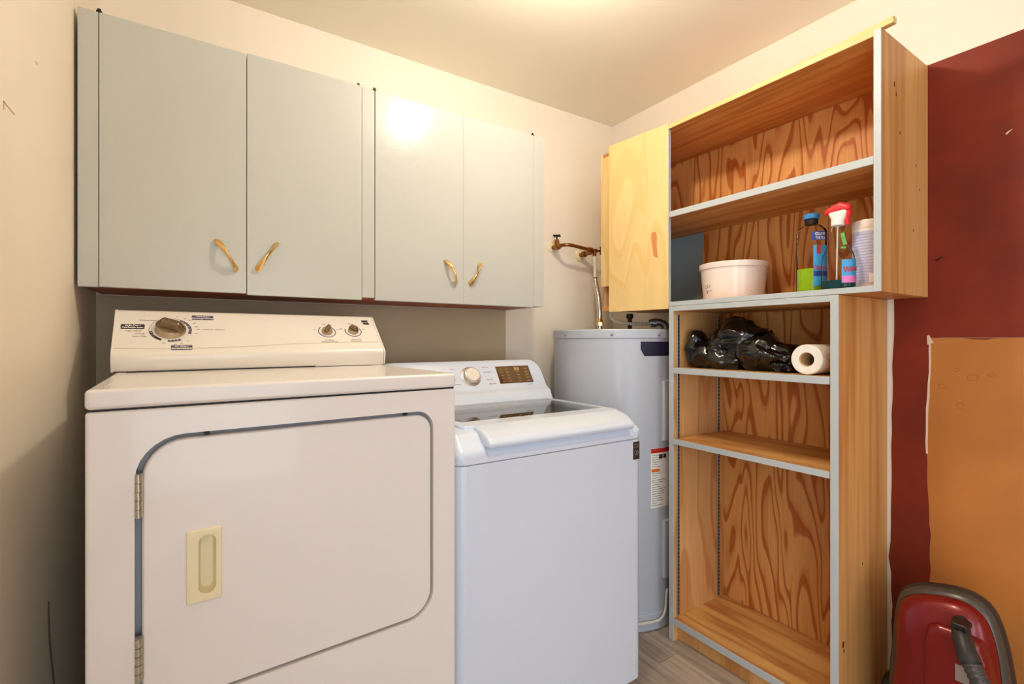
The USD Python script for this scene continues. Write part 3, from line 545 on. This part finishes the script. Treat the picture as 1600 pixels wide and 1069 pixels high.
# ---------------------------------------------------------------- upper open cabinet on the right wall
UB, UT, UR, UL = 1.3335, 2.0625, .5545, 1.662
t = thing('shelf_cabinet', 'open plywood wall cabinet with grey edges above the bookcase', 'cabinet', (1.745, 1.1, UB))
BU = XR - .006
edged('side_panel', box(FX + .001, XR - .001, UR, UR + .018, UB, UT), box(FX - .001, FX + .002, UR, UR + .018, UB + .0003, UT - .0003, .0006), 'pine_upright')
obj('side_panel', box(FX + .022, XR - .001, UL - .016, UL, UB + .001, UT), 'ply_side', t)
edged('bottom_panel', box(FX + .001, XR - .001, UR + .018, UL - .016, UB, UB + .0178), box(FX - .001, FX + .002, UR + .018, 1.268, UB + .0003, UB + .0176, .0006), 'pine_under')
obj('top_panel', box(FX + .0005, XR - .001, UR + .018, UL - .016, UT - .017, UT), 'pine_under', t); obj('front_edge', box(FX - .001, FX + .001, UR + .018, 1.27, UT - .017, UT - .0002, .0006), 'pine_edge', t, label='pale raw front edge')
edged('shelf', box(FX + .002, XR - .004, UR + .018, UL - .016, 1.6895, 1.7125), box(FX - .001, FX + .003, UR + .0182, 1.268, 1.6897, 1.7127, .0006), 'pine_under')
obj('back_panel', box(BU, BU + .005, UR + .018, UL - .016, 1.7125, UT - .017), 'ply_back', t, label='boldly figured plywood back')
zz = np.linspace(UB + .018, 1.6895, 14); rng = np.random.default_rng(2)
ragged = np.vstack([np.c_[1.3625 + .006 * np.sin(zz * 14) - .003, zz], [(UR + .018, 1.6895), (UR + .018, UB + .018)]])
obj('back_panel', orient(prism(Polygon(ragged), .006), (BU + .005, 0, 0), (0, 1, 0), (0, 0, 1), (-1, 0, 0)), 'ply_back', t, smooth=False, label='boldly figured plywood back')
obj('back_panel', box(BU + .002, BU + .005, 1.30, UL - .016, UB + .018, 1.6895), 'blue_grey', t, label='blue-grey painted back section')
obj('front_stile', box(FX + .001, FX + .021, 1.603, UL, 1.447, UT), 'ply_door', t)
# plywood door, a little ajar, hinged beside the opening
hy, hx, ey_, ex_ = 1.273, FX, 1.568, 1.531
dirv = np.array([ex_ - hx, ey_ - hy, 0]); Lw = np.linalg.norm(dirv); dirv /= Lw; nrm = np.array([-dirv[1], dirv[0], 0])
dm = box(0, Lw, 0, .7455, 0, .018, .001)
d = obj('plywood_door', orient(dm, np.array([hx, hy, 1.3235]) - nrm * .018 * 0, dirv, (0, 0, 1), -nrm), 'ply_door', t, label='raw plywood door slightly ajar')
obj('painted_edge', orient(box(-.0015, .0005, .0005, .745, .0003, .0177, .0005), np.array([hx, hy, 1.3235]), dirv, (0, 0, 1), -nrm), 'grey_edge', d, label='grey painted edge')
sm = Polygon([(.050, .215), (.064, .222), (.070, .262), (.076, .300), (.072, .316), (.060, .318), (.054, .300), (.056, .262)]).buffer(.003)
obj('smear', orient(prism(sm, .0006), np.array([hx, hy, 1.3235]) + nrm * .0001, dirv, (0, 0, 1), nrm), 'orange_smear', d, smooth=False, label='orange-brown smear')
for y_, x_, z_, a in ((UR, 1.66, 1.93, .005), (UR, 1.672, 1.905, .004), (UR, 1.70, 1.80, .0035), (UR, 1.82, 1.73, .003), (UR, 1.85, 1.66, .003), (UR, 1.80, 1.53, .003)):
    s_ = trimesh.creation.icosphere(2, 1.0); s_.apply_scale((a, .0006, a * 1.7)); s_.apply_translation((x_, y_, z_)); obj('knot', s_, 'knot', t, smooth=True)
st_ = box(-.23, .23, -.0095, .0095, 0, .0185, .001); st_.apply_transform(trimesh.transformations.rotation_matrix(math.radians(85.7), (0, 0, 1))); st_.apply_translation((1.6005, .757, UT + .0003))
obj('wood_strip', st_, 'pine_edge', label='loose pine stick lying on top of the open cabinet', cat='wood strip')

# ---------------------------------------------------------------- things in the cabinet
SZ = UB + .0178 + .0003
t = thing('plastic_tub', 'round white plastic tub with rim left of the bottles', 'tub', (1.752, 1.108, SZ))
obj('bowl', lathe([(.0, SZ), (.106, SZ), (.109, SZ + .003), (.119, SZ + .122), (.1235, SZ + .123), (.1255, SZ + .139), (.1255, SZ + .142), (.1235, SZ + .1435), (.1205, SZ + .142), (.116, SZ + .118), (.106, SZ + .006), (0, SZ + .005)], 1.752, 1.108, 72), 'tub_plastic', t)
def onbowl(ang, z): r_ = .109 + .010 * (z - .003) / .119 + .0006; a = math.radians(ang); return (1.752 + r_ * math.cos(a), 1.108 + r_ * math.sin(a), SZ + z)
doodles = [[(168, .060), (165, .052), (161, .050), (159, .058), (162, .062)], [(158, .052), (155, .046), (152, .050), (154, .058)], [(171, .040), (166, .036), (161, .038), (157, .034), (154, .040)], [(160, .034), (158, .028), (156, .034)]]
for q in doodles: obj('marking', tube(spline([onbowl(*p) for p in q], 16), .0008, 6), 'print_soft', t)
BX1, BY1 = 1.662, .7775
t = thing('cleaner_bottle', 'clear bottle of green liquid cleaner with a blue cap', 'bottle', (BX1, BY1, SZ))
obj('bottle', lathe([(0, SZ), (.038, SZ), (.0425, SZ + .004), (.0425, SZ + .194), (.040, SZ + .204), (.030, SZ + .214), (.0185, SZ + .221), (.0175, SZ + .224), (.0175, SZ + .236)], BX1, BY1, 40), 'clear_plastic', t)
obj('liquid', lathe([(0, SZ + .002), (.037, SZ + .002), (.0408, SZ + .005), (.0408, SZ + .076), (0, SZ + .076)], BX1, BY1, 40), 'green_liquid', t)
obj('neck', lathe([(.0185, SZ + .222), (.019, SZ + .236), (.015, SZ + .240)], BX1, BY1, 28), 'dark_metal', t)
obj('cap', lathe([(.021, SZ + .2385), (.0225, SZ + .240), (.0225, SZ + .252), (.020, SZ + .256), (0, SZ + .2565)], BX1, BY1, 32), 'cap_blue', t)
pl = obj('label', cylpatch((BX1, BY1), .0428, 212, 285, SZ + .018, SZ + .148, n=14), 'label_blue', t, label='blue product label')
obj('label_print', cylpatch((BX1, BY1), .0434, 224, 240, SZ + .120, SZ + .148, n=4), 'label_red', pl)
obj('label_print', cylpatch((BX1, BY1), .0434, 212.5, 284.5, SZ + .050, SZ + .066, n=10), 'label_deep_blue', pl)
def radial(c_, r_, ang):
    a = math.radians(ang); u = np.array([math.cos(a), math.sin(a), 0]); return np.array([*c_, 0]) + u * r_, np.array([-math.sin(a), math.cos(a), 0]), u
def curve_text(s, h, c_, r_, ang, z, mat_, parent, sq=1.0, bold=True):
    tm = meshkit.text_mesh(s, h, .0005, bold); v = tm.vertices.copy(); v[:, 0] = (v[:, 0] - (v[:, 0].min() + v[:, 0].max()) / 2) * sq
    a = math.radians(ang) + v[:, 0] / r_; rr = r_ + v[:, 2]
    obj('lettering', trimesh.Trimesh(np.c_[c_[0] + rr * np.cos(a), c_[1] + rr * np.sin(a), z + v[:, 1]], tm.faces, process=False), mat_, parent, smooth=False)
nl = obj('neck_label', cylpatch((BX1, BY1), .0426, 205, 282, SZ + .164, SZ + .192, n=12), 'label_deep_blue', t)
curve_text('KILLS 99', .0088, (BX1, BY1), .0433, 240, SZ + .1795, 'print_white', nl, .62); curve_text('THE FLU', .0088, (BX1, BY1), .0433, 240, SZ + .1665, 'print_white', nl, .62)
curve_text('Clean', .013, (BX1, BY1), .0436, 238, SZ + .070, 'label_red', pl, .85)

BX2, BY2 = 1.606, .6765
t = thing('spray_bottle', 'glass-cleaner spray bottle with a red trigger head', 'spray bottle', (BX2, BY2, SZ))
EL = dict(sx=.62, sy=1.0)
obj('bottle', lathe([(0, SZ), (.042, SZ), (.0455, SZ + .005), (.0455, SZ + .075), (.042, SZ + .100), (.030, SZ + .128), (.021, SZ + .150), (.0185, SZ + .175), (.0150, SZ + .192)], BX2, BY2, 40, **EL), 'clear_plastic', t)
obj('liquid', lathe([(0, SZ + .002), (.041, SZ + .002), (.0440, SZ + .006), (.0440, SZ + .026), (0, SZ + .026)], BX2, BY2, 40, **EL), 'teal_liquid', t)
obj('dip_tube', tube([(BX2, BY2 + .004, SZ + .006), (BX2, BY2 + .001, SZ + .19)], .0025, 8), 'hose_white', t)
obj('collar', lathe([(.0155, SZ + .190), (.0180, SZ + .192), (.0180, SZ + .208), (.016, SZ + .211)], BX2, BY2, 28), 'sprayer_white', t)
hd_ = obj('spray_head', balls([(BX2, BY2 + .004, SZ + .210), (BX2, BY2 + .018, SZ + .236), (BX2, BY2 - .020, SZ + .236), (BX2, BY2 - .010, SZ + .212)], [.012, .010, .011, .011]), 'sprayer_white', t, smooth=True)
obj('head_cover', balls([(BX2, BY2 + .024, SZ + .238), (BX2, BY2 - .024, SZ + .240), (BX2, BY2 - .006, SZ + .250), (BX2, BY2 + .030, SZ + .235)], [.0115, .0125, .011, .008]), 'trigger_red', hd_, smooth=True)
obj('trigger', tube(spline([(BX2, BY2 - .024, SZ + .234), (BX2, BY2 - .028, SZ + .216), (BX2, BY2 - .024, SZ + .198), (BX2, BY2 - .028, SZ + .190)], 14), [.0075] * 6 + [.006] * 8, 10), 'trigger_red', hd_)
def elpatch(r_, a0, a1, z0, z1, n=14):
    m = cylpatch((0, 0), r_, a0, a1, z0, z1, n=n); m.vertices = m.vertices * [.62, 1, 1] + [BX2, BY2, 0]; return m
def eltext(s, h, r_, ang, z, mat_, parent, sq=1.0, tilt=0.0):
    tm = meshkit.text_mesh(s, h, .0005, True); v = tm.vertices.copy(); v[:, 0] = (v[:, 0] - (v[:, 0].min() + v[:, 0].max()) / 2) * sq
    a = math.radians(ang) + v[:, 0] / (r_ * .8); rr = r_ + v[:, 2]
    obj('lettering', trimesh.Trimesh(np.c_[BX2 + .62 * rr * np.cos(a), BY2 + rr * np.sin(a), z + v[:, 1] + v[:, 0] * tilt], tm.faces, process=False), mat_, parent, smooth=False)
lb = obj('label', elpatch(.0459, 206, 300, SZ + .016, SZ + .084), 'label_blue', t, label='blue label with red lettering')
obj('label_print', elpatch(.0465, 206.5, 299.5, SZ + .016, SZ + .036), 'label_pink', lb)
eltext('Windex', .0150, .0472, 256, SZ + .050, 'label_red', lb, .80, .10)
obj('side_label', elpatch(.0330, 205, 232, SZ + .118, SZ + .124, 6), 'label_green', t)
obj('neck_label', tube([(BX2 - .012, BY2 - .016, SZ + .165), (BX2 - .017, BY2 - .026, SZ + .128)], .0055, 10, flat=.3), 'label_green', t, label='green slanted tag')
BX3, BY3 = 1.678, .6195
t = thing('wipes_canister', 'white canister of cleaning wipes half hidden by the cabinet side', 'canister', (BX3, BY3, SZ))
obj('canister', lathe([(0, SZ), (.044, SZ), (.045, SZ + .003), (.045, SZ + .178)], BX3, BY3, 48), 'sprayer_white', t)
obj('lid', lathe([(.0455, SZ + .177), (.0462, SZ + .180), (.0462, SZ + .196), (.044, SZ + .202), (0, SZ + .204)], BX3, BY3, 48), 'tub_plastic', t)
wlb = obj('label', cylpatch((BX3, BY3), .0451, 120, 262, SZ + .012, SZ + .168, n=20), 'label_lilac', t, label='lilac printed label')
rng = np.random.default_rng(11)
for i in range(17):
    z = SZ + .160 - i * .0085; obj('label_print', cylpatch((BX3, BY3), .0457, 128 + 8 * rng.random(), 200 + 55 * rng.random(), z - .0019, z, n=10), 'label_text', wlb)
obj('label_print', cylpatch((BX3, BY3), .0459, 196, 222, SZ + .016, SZ + .042, n=6), 'paper_white', wlb)

# ---------------------------------------------------------------- things in the bookcase
BZ = 1.0894 + .0006
def ell(c_, r_): s_ = trimesh.creation.icosphere(4, 1.0); s_.apply_scale(r_); s_.apply_translation(c_); return M(s_)
bag = ell((1.72, 1.045, BZ + .085), (.09, .068, .105)) + ell((1.70, 1.150, BZ + .050), (.07, .070, .052)) + ell((1.68, 1.206, BZ + .066), (.05, .026, .066)) + ell((1.72, .965, BZ + .052), (.10, .080, .060)) + ell((1.71, .90, BZ + .035), (.09, .075, .045)) + ell((1.68, .858, BZ + .012), (.07, .055, .018)) + ell((1.72, 1.10, BZ + .062), (.09, .085, .075))
bag = tri(bag.refine_to_length(.005)); bag = trimesh.Trimesh(bag.vertices, bag.faces); bag = trimesh.smoothing.filter_taubin(bag, iterations=12)
v = bag.vertices.copy(); nn = bag.vertex_normals
warp = v + .05 * np.c_[meshkit.noise(v * 9, 1), meshkit.noise(v * 9, 2), meshkit.noise(v * 9, 3)]
disp = np.zeros(len(v))
for fq, am, sd, sv in ((9, .046, 4, (.9, .75, 1.1)), (17, .026, 9, (.8, .7, 1.3)), (34, .010, 13, (1, .8, 1)), (60, .004, 17, (1, 1, 1))):
    q = meshkit.noise(warp * fq * np.array(sv), sd); disp += am * (.45 - np.abs(2 * q - 1) * 1.25)
v = v + nn * disp[:, None]; v[:, 2] = np.maximum(v[:, 2], BZ); v[:, 0] = np.clip(v[:, 0], 1.585, 1.895); v[:, 1] = np.clip(v[:, 1], .812, L0 - .006)
obj('trash_bag', trimesh.Trimesh(v, bag.faces, process=False), 'bag_black', smooth=32, label='crumpled shiny black plastic bag on the bookcase shelf', cat='bag')
t = thing('paper_towel_roll', 'white paper towel roll lying beside the black bag', 'paper towels', (1.72, .756, BZ))
RZ = BZ + .0478
def xl(prof_, n=56): return orient(lathe(prof_, 0, 0, n, caps=False), (0, .7555, RZ), (0, 1, 0), (0, 0, 1), (1, 0, 0))
obj('roll', xl([(.0225, 1.584), (.0445, 1.583), (.0472, 1.586), (.0475, 1.862), (.045, 1.865), (.0225, 1.865), (.0225, 1.584)]), 'paper', t)
obj('core', xl([(.0215, 1.588), (.0226, 1.586), (.0226, 1.862), (.0205, 1.862), (.0205, 1.588), (.0215, 1.5875)]), 'cardboard', t, label='brown cardboard core')

# ---------------------------------------------------------------- vacuum cleaner on its end
ctrl = np.array([(.578, .30), (.566, .43), (.553, .475), (.525, .502), (.475, .522), (.4236, .531), (.392, .527), (.366, .510), (.349, .478), (.338, .440), (.324, .36), (.312, .25), (.306, .12), (.315, .045), (.345, .012), (.40, .004), (.49, .004), (.545, .012), (.575, .045), (.584, .12), (.584, .22), (.578, .30)])
from scipy.interpolate import CubicSpline
sc = np.r_[0, np.cumsum(np.linalg.norm(np.diff(ctrl, axis=0), axis=1))]; ol = CubicSpline(sc, ctrl, bc_type='periodic')(np.linspace(0, sc[-1], 97)[:-1])
vc = np.array([.447, .27])
def vring(x_, ins):
    dlt = ol - vc; ln = np.linalg.norm(dlt, axis=1)[:, None]; q = vc + dlt * (1 - ins / ln); return np.c_[np.full(len(q), x_), q]
t = thing('vacuum_cleaner', 'red canister vacuum cleaner standing upright by the ochre wall', 'vacuum cleaner', (1.76, .447, 0))
obj('bumper', loft([vring(1.875, .11), vring(1.86, .085), vring(1.80, .045), vring(1.745, .012), vring(1.728, .002), vring(1.715, 0), vring(1.705, .002), vring(1.70, .006)]), 'vacuum_dark', t, smooth=40)
obj('trim_band', loft([vring(1.702, .005), vring(1.692, .008), vring(1.684, .013), vring(1.680, .020), vring(1.690, .026)]), 'vacuum_grey', t, smooth=40)
sh = obj('shell', loft([vring(1.695, .018), vring(1.668, .023), vring(1.655, .034), vring(1.645, .048), vring(1.636, .075), vring(1.630, .11)]), 'vacuum_red', t, smooth=60)
pan = [(.478, .02), (.478, .40), (.470, .438), (.450, .452), (.395, .452), (.368, .44), (.355, .40), (.338, .30), (.330, .02)]
pan = np.array(Polygon(pan).buffer(-.012).buffer(.012).exterior.coords)[:-1]
def pring(x_, sc_): q = pan.mean(0) + (pan - pan.mean(0)) * sc_; return np.c_[np.full(len(q), x_), q]
obj('raised_panel', loft([pring(1.66, 1.03), pring(1.632, 1.0), pring(1.622, .965), pring(1.616, .90)]), 'vacuum_red', sh, smooth=60)
hs = obj('hose_elbow', tube(spline([(1.65, .408, .468), (1.612, .399, .458), (1.587, .387, .441), (1.573, .377, .424)], 18), np.linspace(.0185, .0205, 18), 20), 'vacuum_dark', t)
obj('clip', rbox(1.592, 1.635, .383, .414, .471, .485, .004), 'black_plastic', t)
obj('collar', tube([(1.575, .379, .427), (1.567, .371, .413)], .0220, 24), 'vacuum_dark', t)
hp = spline([(1.570, .374, .418), (1.561, .358, .392), (1.553, .334, .350), (1.553, .308, .295), (1.57, .28, .22), (1.61, .25, .12), (1.66, .21, .05), (1.74, .15, .028), (1.80, .05, .028)], 300)
obj('hose', tube(hp, 0.0190 + .0015 * np.cos(np.arange(300) * 1.25), 18), 'hose_grey', t, smooth=60, label='ribbed grey hose')
obj('sticker', box(1.6145, 1.6165, .385, .412, .330, .372, .0004), 'print_soft', t)
for z_ in (.10,):
    obj('wheel', orient(lathe([(.0, 0), (.05, 0), (.055, .006), (.055, .024), (.05, .03), (0, .03)], 0, 0, 32), (1.78, .585, z_ + .02), (1, 0, 0), (0, 0, 1), (0, 1, 0)), 'black_plastic', t)
